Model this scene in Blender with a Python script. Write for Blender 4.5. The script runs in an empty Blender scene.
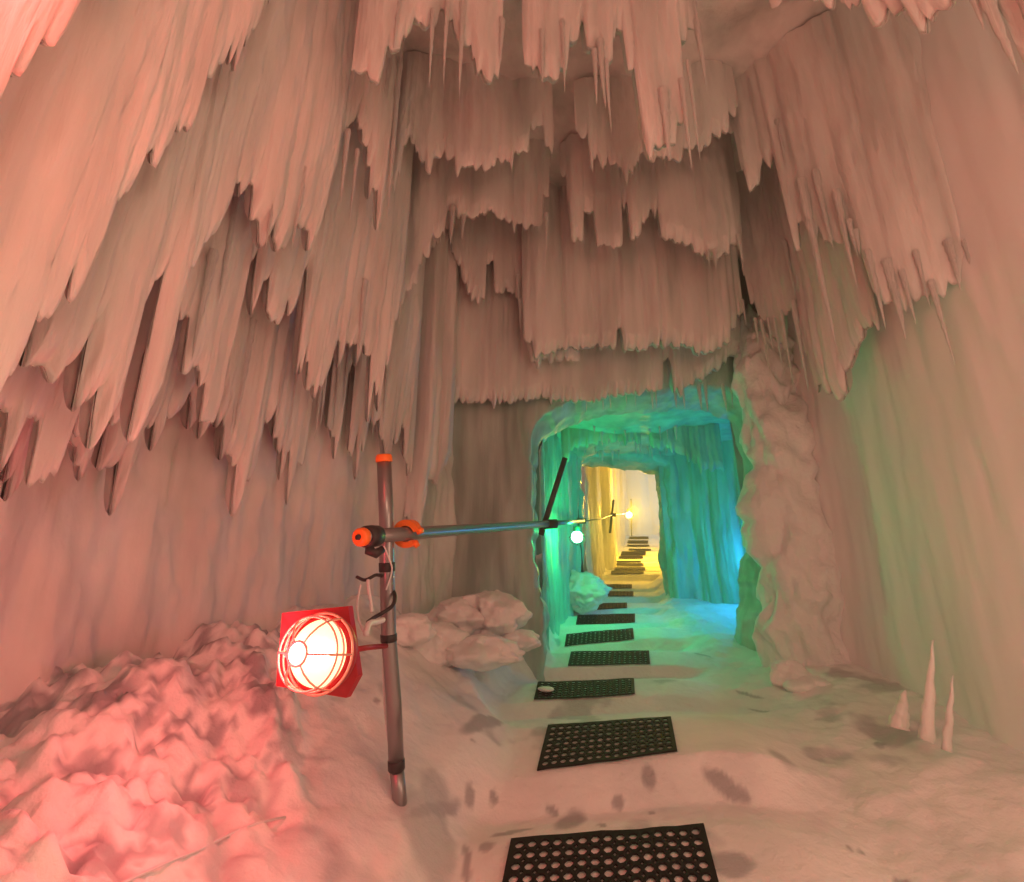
import bpy, bmesh, math, random
import numpy as np
from mathutils import Vector, Matrix, Euler

# ------------------------------------------------------------------ camera, world, lights
ZC = 1.35                      # eye height above the snow at the photographer's feet
PITCH = math.radians(16.4)
FOC = 500.0                    # focal length in pixels of the 1024 x 882 frame
S = bpy.context.scene
COL = S.collection
cam_d = bpy.data.cameras.new('camera'); cam = bpy.data.objects.new('camera', cam_d); COL.objects.link(cam)
cam.location = (0, 0, ZC); cam.rotation_euler = (math.pi/2 + PITCH, 0, 0)
cam_d.sensor_fit = 'HORIZONTAL'; cam_d.sensor_width = 36.0; cam_d.lens = 36.0*FOC/1024.0
cam_d.clip_start = 0.02; cam_d.clip_end = 200
S.camera = cam
S.view_settings.view_transform = 'Standard'; S.view_settings.look = 'None'
S.view_settings.gamma = 1.0; S.view_settings.use_curve_mapping = False
S.view_settings.exposure = 0.24

W = bpy.data.worlds.new('world'); S.world = W; W.use_nodes = True
bg = W.node_tree.nodes['Background']; bg.inputs[0].default_value = (1.0, 0.56, 0.40, 1); bg.inputs[1].default_value = 0.42

def light(name, loc, col, energy, radius=0.1):
    d = bpy.data.lights.new(name, 'POINT'); d.color = col; d.energy = energy; d.shadow_soft_size = radius
    o = bpy.data.objects.new(name, d); COL.objects.link(o); o.location = loc
    return o
light('tunnel_lamp_light', (1.0, -0.9, ZC+1.1), (1.0, 0.60, 0.38), 62, 0.5)
light('tunnel_lamp_light', (1.6, 0.9, ZC+0.0), (1.0, 0.61, 0.41), 21, 0.3)
light('tunnel_lamp_light', (-0.95, 0.62, ZC+1.2), (1.0, 0.05, 0.05), 15, 0.2)
light('tunnel_lamp_light', (-0.85, 0.3, ZC+2.0), (1.0, 0.05, 0.05), 27, 0.25)
light('red_lamp_light', (-0.90, 1.80, ZC-0.22), (1.0, 0.05, 0.08), 12, 0.12)
light('green_lamp_light', (1.02, 7.15, ZC+0.80), (0.0, 1.0, 0.22), 34, 0.08)
light('blue_lamp_light', (3.50, 7.45, ZC+0.50), (0.02, 0.36, 1.0), 30, 0.08)
light('yellow_lamp_light', (4.0, 16.4, ZC+2.45), (1.0, 0.56, 0.03), 430, 0.1)
light('daylight_lamp_light', (7.3, 20.6, ZC+4.2), (0.16, 0.62, 1.0), 60, 0.3)

# ------------------------------------------------------------------ projection helpers
CP, SP = math.cos(PITCH), math.sin(PITCH)
def ray(u, v):
    yc = -(v-441.0)/FOC
    return ((u-512.0)/FOC, CP - SP*yc, SP + CP*yc)
def at(u, v, Y):
    "world point seen at pixel (u, v) on the plane y = Y"
    r = ray(u, v); k = Y/r[1]
    return Vector((r[0]*k, Y, r[2]*k + ZC))

# ------------------------------------------------------------------ noise
def _h(ix, iy, iz, seed):
    n = (ix.astype(np.int64)*374761393 + iy.astype(np.int64)*668265263 + iz.astype(np.int64)*2147483647 + seed*974634777) & 0xffffffff
    n = ((n ^ (n >> 13)) * 1274126177) & 0xffffffff
    n = ((n ^ (n >> 16)) * 2246822519) & 0xffffffff
    n = n ^ (n >> 13)
    return (n & 0xffffff)/float(0xffffff)
def vn(x, y, z=0.0, seed=0):
    x = np.asarray(x, float); y = np.asarray(y, float)+0*x; z = np.asarray(z, float)+0*x; x = x+0*y
    ix, iy, iz = np.floor(x), np.floor(y), np.floor(z)
    fx, fy, fz = x-ix, y-iy, z-iz
    fx = fx*fx*(3-2*fx); fy = fy*fy*(3-2*fy); fz = fz*fz*(3-2*fz)
    r = 0
    for a in (0, 1):
        for b in (0, 1):
            for c in (0, 1):
                r = r + _h(ix+a, iy+b, iz+c, seed)*(fx if a else 1-fx)*(fy if b else 1-fy)*(fz if c else 1-fz)
    return r*2-1
def fbm(x, y, z=0.0, seed=0, o=4):
    r = 0; a = 1.0; f = 1.0
    for i in range(o):
        r = r + a*vn(np.asarray(x)*f, np.asarray(y)*f, np.asarray(z)*f, seed+i*17); a *= 0.5; f *= 2.03
    return r
def cells(x, y, z=0.0, seed=0):
    "distance to the nearest random point (round lumps)"
    x = np.asarray(x, float); y = np.asarray(y, float)+0*x; z = np.asarray(z, float)+0*x
    ix, iy, iz = np.floor(x), np.floor(y), np.floor(z); d = np.full(x.shape, 9.0)
    for a in (-1, 0, 1):
        for b in (-1, 0, 1):
            for c in (-1, 0, 1):
                jx, jy, jz = ix+a, iy+b, iz+c
                px = jx+_h(jx, jy, jz, seed+1); py = jy+_h(jx, jy, jz, seed+2); pz = jz+_h(jx, jy, jz, seed+3)
                d = np.minimum(d, (px-x)**2+(py-y)**2+(pz-z)**2)
    return d
def sst(a, b, x):
    t = np.clip((x-a)/(b-a), 0, 1); return t*t*(3-2*t)

# ------------------------------------------------------------------ materials
def mat(name, base=(0.8, 0.8, 0.8), rough=0.5, metal=0.0, sss=0.0, emit=None, estr=0.0, bump=None, spec=0.5, coat=0.0):
    m = bpy.data.materials.new(name); m.use_nodes = True
    nt = m.node_tree; b = nt.nodes['Principled BSDF']
    b.inputs['Base Color'].default_value = (*base, 1); b.inputs['Roughness'].default_value = rough
    b.inputs['Metallic'].default_value = metal; b.inputs['Specular IOR Level'].default_value = spec
    b.inputs['Coat Weight'].default_value = coat
    if sss:
        b.inputs['Subsurface Weight'].default_value = sss
        b.inputs['Subsurface Radius'].default_value = (1.0, 0.9, 0.8); b.inputs['Subsurface Scale'].default_value = 0.06
    if emit: b.inputs['Emission Color'].default_value = (*emit, 1); b.inputs['Emission Strength'].default_value = estr
    tc = nt.nodes.new('ShaderNodeTexCoord')
    if bump:
        prev = None
        for (scale, strength, dist, det) in bump:
            mp = nt.nodes.new('ShaderNodeMapping'); mp.inputs['Scale'].default_value = scale
            nt.links.new(tc.outputs['Object'], mp.inputs[0])
            n = nt.nodes.new('ShaderNodeTexNoise'); n.inputs['Scale'].default_value = 1; n.inputs['Detail'].default_value = det
            nt.links.new(mp.outputs[0], n.inputs['Vector'])
            bp = nt.nodes.new('ShaderNodeBump'); bp.inputs['Strength'].default_value = strength; bp.inputs['Distance'].default_value = dist
            nt.links.new(n.outputs['Fac'], bp.inputs['Height'])
            if prev: nt.links.new(prev.outputs[0], bp.inputs['Normal'])
            prev = bp
        nt.links.new(prev.outputs[0], b.inputs['Normal'])
    return m
def vary(m, c1, c2, scale, lo=0.35, hi=0.65, attr=None, attr_col=(0.2, 0.2, 0.22), detail=4):
    "mottle a material between two of its own colours; attr = stained areas"
    nt = m.node_tree; b = nt.nodes['Principled BSDF']
    tc = nt.nodes.new('ShaderNodeTexCoord'); mp = nt.nodes.new('ShaderNodeMapping'); mp.inputs['Scale'].default_value = scale
    n = nt.nodes.new('ShaderNodeTexNoise'); n.inputs['Scale'].default_value = 1; n.inputs['Detail'].default_value = detail
    r = nt.nodes.new('ShaderNodeMapRange'); r.inputs[1].default_value = lo; r.inputs[2].default_value = hi
    mx = nt.nodes.new('ShaderNodeMix'); mx.data_type = 'RGBA'; mx.inputs[6].default_value = (*c1, 1); mx.inputs[7].default_value = (*c2, 1)
    L = nt.links.new
    L(tc.outputs['Object'], mp.inputs[0]); L(mp.outputs[0], n.inputs['Vector']); L(n.outputs['Fac'], r.inputs[0]); L(r.outputs[0], mx.inputs[0])
    out = mx.outputs[2]
    if attr:
        a = nt.nodes.new('ShaderNodeAttribute'); a.attribute_name = attr
        m2 = nt.nodes.new('ShaderNodeMix'); m2.data_type = 'RGBA'; m2.inputs[7].default_value = (*attr_col, 1)
        L(a.outputs['Fac'], m2.inputs[0]); L(out, m2.inputs[6]); out = m2.outputs[2]
    L(out, b.inputs['Base Color'])

ICE = mat('ice', (0.86, 0.87, 0.86), 0.42, sss=0.35, bump=[((26, 26, 1.3), 0.55, 0.02, 4), ((70, 70, 5), 0.3, 0.006, 3)])
vary(ICE, (0.82, 0.80, 0.77), (0.60, 0.60, 0.57), (5, 5, 0.6), 0.38, 0.68)
ICED = mat('clear_ice', (0.6, 0.64, 0.62), 0.5, sss=0.2, bump=[((22, 22, 1.4), 0.4, 0.02, 3), ((70, 70, 30), 0.15, 0.006, 2)])
vary(ICED, (0.52, 0.60, 0.55), (0.30, 0.38, 0.34), (5, 5, 0.8), 0.35, 0.65)
PICE = mat('lamp_tinted_ice', (0.25, 0.68, 0.50), 0.35, sss=0.25, bump=[((24, 24, 1.6), 0.35, 0.02, 3), ((60, 60, 22), 0.15, 0.006, 2)])  # passage ice, the lamp's green light put into its base colour
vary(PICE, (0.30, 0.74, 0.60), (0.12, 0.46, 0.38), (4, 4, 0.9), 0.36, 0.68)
FROST = mat('frosted_ice_wall', (0.8, 0.79, 0.77), 0.6, sss=0.3, bump=[((9, 9, 1.6), 0.25, 0.02, 4), ((50, 50, 40), 0.25, 0.005, 3)])
vary(FROST, (0.84, 0.82, 0.80), (0.60, 0.59, 0.57), (2.6, 2.6, 1.1), 0.36, 0.66, detail=7)
SMOOTH = mat('smooth_frozen_wall', (0.9, 0.9, 0.88), 0.55, sss=0.4, bump=[((5, 5, 0.8), 0.12, 0.03, 2)])
SNOW = mat('packed_snow', (0.9, 0.89, 0.88), 0.75, sss=0.15, bump=[((14, 14, 14), 0.5, 0.03, 5), ((80, 80, 80), 0.4, 0.006, 3)])
vary(SNOW, (0.92, 0.91, 0.90), (0.78, 0.78, 0.78), (2.2, 2.2, 2.2), 0.42, 0.72, attr='stain', attr_col=(0.30, 0.30, 0.33))
RUBBLE = mat('crusty_snow', (0.9, 0.89, 0.88), 0.6, sss=0.15, bump=[((16, 16, 16), 0.6, 0.03, 5), ((80, 80, 80), 0.35, 0.006, 3)])
RUBBER = mat('black_rubber', (0.009, 0.005, 0.005), 0.75, spec=0.2, bump=[((150, 150, 150), 0.2, 0.002, 2)])
STEEL = mat('galvanised_steel', (0.30, 0.29, 0.30), 0.32, metal=0.75, bump=[((120, 120, 3), 0.15, 0.002, 2)])
DARK_STEEL = mat('weathered_steel', (0.06, 0.07, 0.06), 0.5, metal=0.4, bump=[((60, 60, 60), 0.1, 0.002, 2)])
ORANGE = mat('orange_plastic', (0.95, 0.20, 0.02), 0.4, bump=[((80, 80, 80), 0.05, 0.001, 1)])
BLACK = mat('black_tape', (0.02, 0.018, 0.02), 0.45, bump=[((200, 200, 200), 0.1, 0.001, 1)])
WHITE = mat('white_cable', (0.75, 0.74, 0.76), 0.4, bump=[((90, 90, 90), 0.05, 0.001, 1)])
REDP = mat('red_plastic', (0.42, 0.006, 0.015), 0.4, bump=[((60, 60, 60), 0.1, 0.002, 1)])
CAGE = mat('wire_cage_metal', (0.85, 0.42, 0.32), 0.3, metal=0.2, bump=[((90, 90, 90), 0.05, 0.001, 1)])
GLOW_W = mat('lit_lamp_glass', (1, 0.9, 0.7), 0.3, emit=(1.0, 0.70, 0.34), estr=1.6)
GLOW_B = mat('lit_bulb', (1, 1, 0.9), 0.3, emit=(1.0, 0.9, 0.75), estr=14)
GLOW_G = mat('lit_green_bulb', (0.5, 1, 0.7), 0.3, emit=(0.35, 1.0, 0.62), estr=9)
GLOW_Y = mat('lit_yellow_bulb', (1, 0.9, 0.5), 0.3, emit=(1.0, 0.62, 0.22), estr=9)

# ------------------------------------------------------------------ mesh helpers
def new_obj(name, verts, faces, m, parent=None, smooth=True):
    me = bpy.data.meshes.new(name); me.from_pydata([tuple(map(float, p)) for p in verts], [], faces)
    me.materials.append(m)
    if smooth: me.polygons.foreach_set('use_smooth', [True]*len(me.polygons))
    me.update()
    o = bpy.data.objects.new(name, me); COL.objects.link(o)
    if parent: o.parent = parent
    return o
def grid_faces(ns, nt, wrap=False, off=0, flip=False):
    f = []
    for j in range(nt-1):
        for i in range(ns if wrap else ns-1):
            a = off+j*ns+i; b = off+j*ns+(i+1) % ns; c = b+ns; d = a+ns
            f.append((a, d, c, b) if flip else (a, b, c, d))
    return f
def tag(o, label, cat, group=None, kind=None):
    o['label'] = label; o['category'] = cat
    if group: o['group'] = group
    if kind: o['kind'] = kind
    return o
def structure(o): o['kind'] = 'structure'; return o
def empty(name, loc, label, cat, group=None, rot=(0, 0, 0)):
    o = bpy.data.objects.new(name, None); COL.objects.link(o); o.location = loc; o.rotation_euler = rot
    o.empty_display_size = 0.1
    return tag(o, label, cat, group)
class MB:
    def __init__(s): s.v = []; s.f = []
    def tube(s, pts, r, n=12, cap=True):
        pts = [Vector(p) for p in pts]; R = r if hasattr(r, '__len__') else [r]*len(pts)
        base = len(s.v); up = None
        for i, p in enumerate(pts):
            d = (pts[min(i+1, len(pts)-1)]-pts[max(i-1, 0)]).normalized()
            if up is None: up = d.orthogonal().normalized()
            else: up = (up - d*up.dot(d)).normalized()
            w = d.cross(up)
            for k in range(n):
                a = 2*math.pi*k/n; s.v.append(p+(up*math.cos(a)+w*math.sin(a))*R[i])
        s.f += [tuple(q) for q in grid_faces(n, len(pts), True, base)]
        if cap:
            s.f.append(tuple(range(base+n-1, base-1, -1))); e = base+n*(len(pts)-1); s.f.append(tuple(range(e, e+n)))
        return s
    def lathe(s, prof, M=Matrix(), n=24):
        base = len(s.v)
        for (r, z) in prof:
            for k in range(n):
                a = 2*math.pi*k/n; s.v.append(M @ Vector((r*math.cos(a), r*math.sin(a), z)))
        s.f += grid_faces(n, len(prof), True, base)
        s.f.append(tuple(range(base+n-1, base-1, -1))); e = base+n*(len(prof)-1); s.f.append(tuple(range(e, e+n)))
        return s
    def torus(s, R, r, M=Matrix(), n=32, k=8):
        base = len(s.v)
        for i in range(n):
            a = 2*math.pi*i/n
            for j in range(k):
                b = 2*math.pi*j/k
                s.v.append(M @ Vector(((R+r*math.cos(b))*math.cos(a), (R+r*math.cos(b))*math.sin(a), r*math.sin(b))))
        for i in range(n):
            for j in range(k):
                a0 = base+i*k+j; a1 = base+i*k+(j+1) % k; b0 = base+((i+1) % n)*k+j; b1 = base+((i+1) % n)*k+(j+1) % k
                s.f.append((a0, b0, b1, a1))
        return s
    def slab(s, corners, t):
        "thin plate through four corners, thickness t along its normal"
        c = [Vector(p) for p in corners]; nrm = (c[1]-c[0]).cross(c[3]-c[0]).normalized()*t/2; b = len(s.v)
        s.v += [p+nrm for p in c]+[p-nrm for p in c]
        s.f += [(b, b+1, b+2, b+3), (b+7, b+6, b+5, b+4)]+[(b+i, b+4+i, b+4+(i+1) % 4, b+(i+1) % 4) for i in range(4)]
        return s
    def build(s, name, m, parent=None, smooth=True):
        org = Vector((0, 0, 0))
        if parent is not None: org = parent.matrix_basis.inverted() if parent.parent is None else None
        vs = s.v
        if parent is not None:
            M = PM(parent).inverted(); vs = [M @ Vector(p) for p in s.v]
        return new_obj(name, vs, s.f, m, parent, smooth)
def PM(o):
    M = Matrix.LocRotScale(o.location, o.rotation_euler, o.scale)
    return PM(o.parent) @ M if o.parent else M

# ------------------------------------------------------------------ the stepped snow floor
# each mat: front left, front right, back left, back right as seen, front distance from its width, depth
MATW = 0.86
MATS = [((492, 940), (728, 922), (511, 842), (704, 827), 236, 0.52),
        ((537, 774), (677.5, 753), (548, 727), (671, 719), 150, 0.56),
        ((534, 701), (635, 696), (538, 683.5), (634, 680), 104, 0.46),
        ((568, 667.5), (650, 665), (571, 653), (649, 651.5), 84, 0.42),
        ((564.6, 647.5), (634, 640), (566.5, 635), (633, 629), 70, 0.42),
        ((576, 626), (635, 623.5), (577.5, 616), (635, 614.5), 60, 0.42),
        ((574.5, 611.5), (627, 609), (575.5, 605), (627, 603.5), 52.5, 0.40),
        ((586.5, 597.5), (633.5, 597), (587.5, 592), (633.5, 592), 46.5, 0.40),
        ((589.5, 589.5), (632, 589), (590, 585), (632, 585), 42.5, 0.40),
        ((611, 575.2), (643.7, 574.8), (611.5, 572), (643.7, 572), 33.2, 0.38),
        ((614.4, 571), (645.3, 571), (615, 568.6), (645.3, 568.6), 31, 0.36),
        ((615, 566.8), (643.7, 566.8), (615.5, 564.4), (643.7, 564.4), 29, 0.36),
        ((615.6, 563.6), (641.3, 563.6), (616, 561.8), (641.3, 561.8), 27.2, 0.36),
        ((618.3, 560), (643, 559.6), (619, 557.3), (643, 557), 25.9, 0.34),
        ((620.5, 557), (645.8, 556.4), (622, 552.4), (645.8, 552), 24.7, 0.40),
        ((628.6, 551.2), (650.9, 551.6), (629, 549.4), (650.9, 549.8), 23.4, 0.34),
        ((627, 547.4), (649.3, 547.4), (627.4, 545.6), (649.3, 545.6), 22.3, 0.34),
        ((627.4, 544.4), (648, 544.4), (628, 541.2), (648, 541.2), 21.3, 0.40),
        ((629, 539.8), (648.5, 539.8), (629.5, 537.4), (648.5, 537.4), 20.3, 0.36)]
KN = []          # knots: Y, x_left, z_left, x_right, z_right
MC = []
for fl, fr, bl, br, w, dep in MATS:
    d = MATW*FOC/w; vm = (fl[1]+fr[1])/2; Yf = d*ray(0, vm)[1]; Yb = Yf+dep
    c = [at(*fl, Yf), at(*fr, Yf), at(*bl, Yb), at(*br, Yb)]; MC.append((c, Yf, Yb))
for k, (c, Yf, Yb) in enumerate(MC):
    if k == 0:
        KN.append((-4.0, c[0].x, c[0].z-0.10, c[1].x, c[1].z-0.10)); KN.append((Yf-0.25, c[0].x, c[0].z-0.10, c[1].x, c[1].z-0.10))
    elif Yf-KN[-1][0] > 0.3:
        p = KN[-1]; dz_ = 0.07 if k < 2 else 0.12; zl = min(p[2]-0.0, c[0].z-dz_); zr = min(p[4], c[1].z-dz_)
        if c[0].z-p[2] > 0.25: zl = p[2]*0.4+c[0].z*0.6-0.05; zr = zl
        KN.append((Yf-(0.10 if k > 2 else 0.26), c[0].x, max(zl, p[2]-0.06), c[1].x, max(zr, p[4]-0.06)))
    KN.append((Yf-0.03, c[0].x, c[0].z, c[1].x, c[1].z)); KN.append((Yb, c[2].x, c[2].z, c[3].x, c[3].z))
p = KN[-1]; KN.append((30.0, p[1]+0.9, p[2]+1.6, p[3]+0.9, p[4]+1.6))
KN = np.array(KN)
YS = np.linspace(-4, 30, 341)
ZSm = np.interp(YS, KN[:, 0], (KN[:, 2]+KN[:, 4])/2); ker = np.ones(11)/11
ZSm = np.convolve(np.pad(ZSm, 5, 'edge'), ker, 'valid')
XCm = np.convolve(np.pad(np.interp(YS, KN[:, 0], (KN[:, 1]+KN[:, 3])/2), 5, 'edge'), ker, 'valid')
def floor_z(X, Y, fine=True):
    X = np.asarray(X, float); Y = np.asarray(Y, float)
    xc = np.interp(Y, YS, XCm); q = X-xc
    Yw = Y + 0.06*vn(X*1.7, Y*0.6, 0, 5)*sst(0.5, 0.9, np.abs(q)) + 0.10*sst(0.45, 1.2, q)   # the noses curve at their ends
    xl, zl, xr, zr = [np.interp(Yw, KN[:, 0], KN[:, i]) for i in (1, 2, 3, 4)]
    t = np.clip((X-xl)/(xr-xl), -0.25, 1.3); step = zl+(zr-zl)*t
    sm = np.interp(Y, YS, ZSm)+0.02
    near = 1-sst(5.2, 6.0, Y); mid = sst(5.2, 6.0, Y)*(1-sst(9.0, 9.6, Y)); far = sst(9.0, 9.6, Y)
    hL = near*(0.62*sst(0.75, 2.0, -q)+0.10*sst(0.55, 0.9, -q)) + mid*0.85*sst(0.42, 0.95, -q) + far*1.0*sst(0.5, 1.15, -q)
    hR = near*0.20*sst(0.9, 2.2, q) + mid*0.14*sst(0.7, 1.3, q) + far*0.25*sst(0.6, 1.3, q)
    lump = sst(0.6, 1.3, np.abs(q))
    z = sm+hL+hR+0.035*fbm(X*1.5, Y*1.5, 0, 11)*lump
    if fine:
        rub = sst(-0.70-0.12*(Y-1.5), -1.15-0.12*(Y-1.5), X+0.25*vn(Y*1.2, X, 0, 3))*(1-sst(3.4, 4.2, Y))      # crusty rubble along the left wall
        c1 = cells(X*5.5, Y*5.5, z*5.5, 21); c2 = cells(X*13, Y*13, z*9, 22)
        c0 = cells(X*16+3*vn(X*3, Y*3, 0, 1), Y*16, z*9, 23)
        z = z + rub*(0.06*(0.35-c1)+0.07*(0.35-c2)+0.045*(0.35-c0)+0.10*fbm(X*2.6, Y*2.6, 0, 9)+0.03*fbm(X*11, Y*11, 0, 10)+0.03*np.abs(vn(X*8, Y*8, 0, 12)))
        rub2 = sst(0.55, 1.1, -q)*sst(3.6, 4.4, Y)*(1-sst(5.3, 5.7, Y)) + 0.7*far*sst(0.6, 1.0, -q) + 0.8*mid*sst(0.45, 0.7, -q)
        c3 = cells(X*3.2, Y*3.2, 0, 31)
        z = z + rub2*(0.16*(0.55-c3)+0.03*fbm(X*6, Y*6, 0, 8))
        z = z + 0.010*fbm(X*9, Y*9, 0, 13)*lump + 0.012*lump*(0.5-cells(X*6, Y*6, 0, 44))
    wl = sst(0.60, 0.88, -q+0.10*vn(Y*2.1, 0, 0, 77)); wr = sst(0.72, 1.15, q+0.15*vn(Y*1.3, 5, 0, 78))
    w = np.maximum(wl, wr)
    return step*(1-w)+z*w + 0.004*fbm(X*5, Y*5, 0, 19)

def floor_hit(u, v, fine=False):
    "first point of the snow seen at pixel (u, v)"
    r = ray(u, v); Y = np.arange(0.6, 12, 0.01); X = r[0]/r[1]*Y; Z = r[2]/r[1]*Y+ZC
    k = np.argmax(floor_z(X, Y, fine)+0*Y+0 > Z) if np.any(floor_z(X, Y, fine) > Z) else -1
    return Vector((X[k], Y[k], Z[k]))
def build_floor():
    ys = np.concatenate([np.arange(-2.6, 1.2, 0.06), np.arange(1.2, 6.0, 0.02), np.arange(6.0, 12, 0.04), np.arange(12, 27, 0.06)])
    ns = 460; t = np.linspace(0, 1, ns)
    V = np.zeros((len(ys), ns, 3))
    for j, y in enumerate(ys):
        if y < 6: x0, x1 = -3.0, 4.2
        else: x0, x1 = -3.0+(y-6)*0.27, 4.2+(y-6)*0.33
        V[j, :, 0] = x0+(x1-x0)*t; V[j, :, 1] = y
    V[:, :, 2] = floor_z(V[:, :, 0], V[:, :, 1])
    vs = V.reshape(-1, 3)
    o = new_obj('floor', vs, grid_faces(ns, len(ys)), SNOW)
    # dirty footprints and slush: marks with shapes of their own
    marks = [((483, 722), (0.07, 0.42), -24), ((433, 812), (0.035, 0.32), -30), ((370+0, 0), (0, 0), 0),
             ((569, 822), (0.09, 0.16), -35), ((617, 802), (0.05, 0.05), 0), ((648, 780), (0.05, 0.09), -10), ((721, 784), (0.06, 0.13), 40),
             ((738, 797), (0.05, 0.09), 60), ((551, 810), (0.035, 0.06), 30), ((600, 824), (0.03, 0.03), 0), ((652, 814), (0.025, 0.025), 0),
             ((468, 800), (0.035, 0.07), 0), ((494, 799), (0.03, 0.05), 0), ((733, 866), (0.13, 0.10), 0), ((510, 832), (0.14, 0.03), 10),
             ((748, 695), (0.03, 0.22), 22), ((703, 655), (0.03, 0.2), 20), ((558, 642), (0.05, 0.2), -5), ((486, 845), (0.05, 0.06), 0),
             ((850, 850), (0.02, 0.02), 0), ((862, 855), (0.02, 0.03), 0), ((880, 745), (0.05, 0.05), 0), ((900, 880), (0.04, 0.04), 0),
             ((466, 865), (0.03, 0.2), 6), ((375, 700), (0.02, 0.03), 0), ((470, 742), (0.03, 0.02), 0), ((760, 712), (0.03, 0.12), 30)]
    st = np.zeros(len(vs)); wx = vs[:, 0]+0.012*fbm(vs[:, 0]*9, vs[:, 1]*9, 0, 61); wy = vs[:, 1]+0.02*fbm(vs[:, 0]*9, vs[:, 1]*9, 0, 62)
    for (u, v), (a, b), rot in marks:
        if a == 0: continue
        p = floor_hit(u, v); c, s = math.cos(math.radians(rot)), -math.sin(math.radians(rot))
        dx, dy = wx-p.x, wy-p.y; e = ((dx*c-dy*s)/(a*0.85))**2+((dx*s+dy*c)/(b*0.85))**2
        st = np.maximum(st, 0.7*(1-sst(0.35, 1.0, e)))
    st = np.maximum(st, 0.5*sst(0.50, 0.9, fbm(vs[:, 0]*2.6, vs[:, 1]*2.2, 0, 71))*(vs[:, 1] < 5)*(vs[:, 0] > -1.2))
    rubz = sst(-0.75, -1.2, vs[:, 0])*(1-sst(3.4, 4.2, vs[:, 1]))
    st = np.maximum(st, rubz*0.85*sst(-0.15, 0.45, fbm(vs[:, 0]*7, vs[:, 1]*7, vs[:, 2]*7, 81)+0.6*fbm(vs[:, 0]*26, vs[:, 1]*26, vs[:, 2]*26, 82, 2)))
    a = o.data.attributes.new('stain', 'FLOAT', 'POINT'); a.data.foreach_set('value', st)
    return structure(o)
build_floor()

# ------------------------------------------------------------------ ice sheets (walls and hanging curtains)
class Path:
    def __init__(s, pts):
        P = np.array(pts, float)
        # round the polyline
        for _ in range(2):
            Q = [P[0]]
            for i in range(len(P)-1): Q += [P[i]*0.75+P[i+1]*0.25, P[i]*0.25+P[i+1]*0.75]
            Q.append(P[-1]); P = np.array(Q)
        s.P = P; s.S = np.concatenate([[0], np.cumsum(np.linalg.norm(np.diff(P, axis=0), axis=1))]); s.L = s.S[-1]
    def pos(s, t): return np.interp(t, s.S, s.P[:, 0]), np.interp(t, s.S, s.P[:, 1])
    def nrm(s, t):
        x0, y0 = s.pos(t-0.04); x1, y1 = s.pos(t+0.04); dx, dy = x1-x0, y1-y0; l = np.hypot(dx, dy)+1e-9
        return dy/l, -dx/l          # to the right of travel
    def hit(s, u, v):
        r = ray(u, v); best = None
        for i in range(len(s.P)-1):
            a, b = s.P[i], s.P[i+1]; d = b-a; den = r[0]*d[1]-r[1]*d[0]
            if abs(den) < 1e-9: continue
            w = (a[0]*r[1]-a[1]*r[0])/den*1.0
            # solve k*r = a + w*d
            M_ = np.array([[r[0], -d[0]], [r[1], -d[1]]])
            k, w = np.linalg.solve(M_, a)
            lo = -0.0 if i > 0 else -40; hi = 1.0 if i < len(s.P)-2 else 40
            if lo-1e-6 <= w <= hi+1e-6 and k > 0:
                if best is None or k < best[0]: best = (k, s.S[i]+w*(s.S[i+1]-s.S[i]), r[2]*k+ZC)
        return best[1:] if best else None
def columns(s, wmin, wmax, seed):
    rg = np.random.RandomState(seed); b = [-1.0]
    while b[-1] < s.max()+1: b.append(b[-1]+rg.uniform(wmin, wmax)**1.0)
    b = np.array(b); i = np.clip(np.searchsorted(b, s)-1, 0, len(b)-2)
    w = b[i+1]-b[i]; return i, (s-b[i])/w, w, rg.uniform(-1, 1, len(b))[i], rg.uniform(0, 1, len(b))[i]

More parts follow.
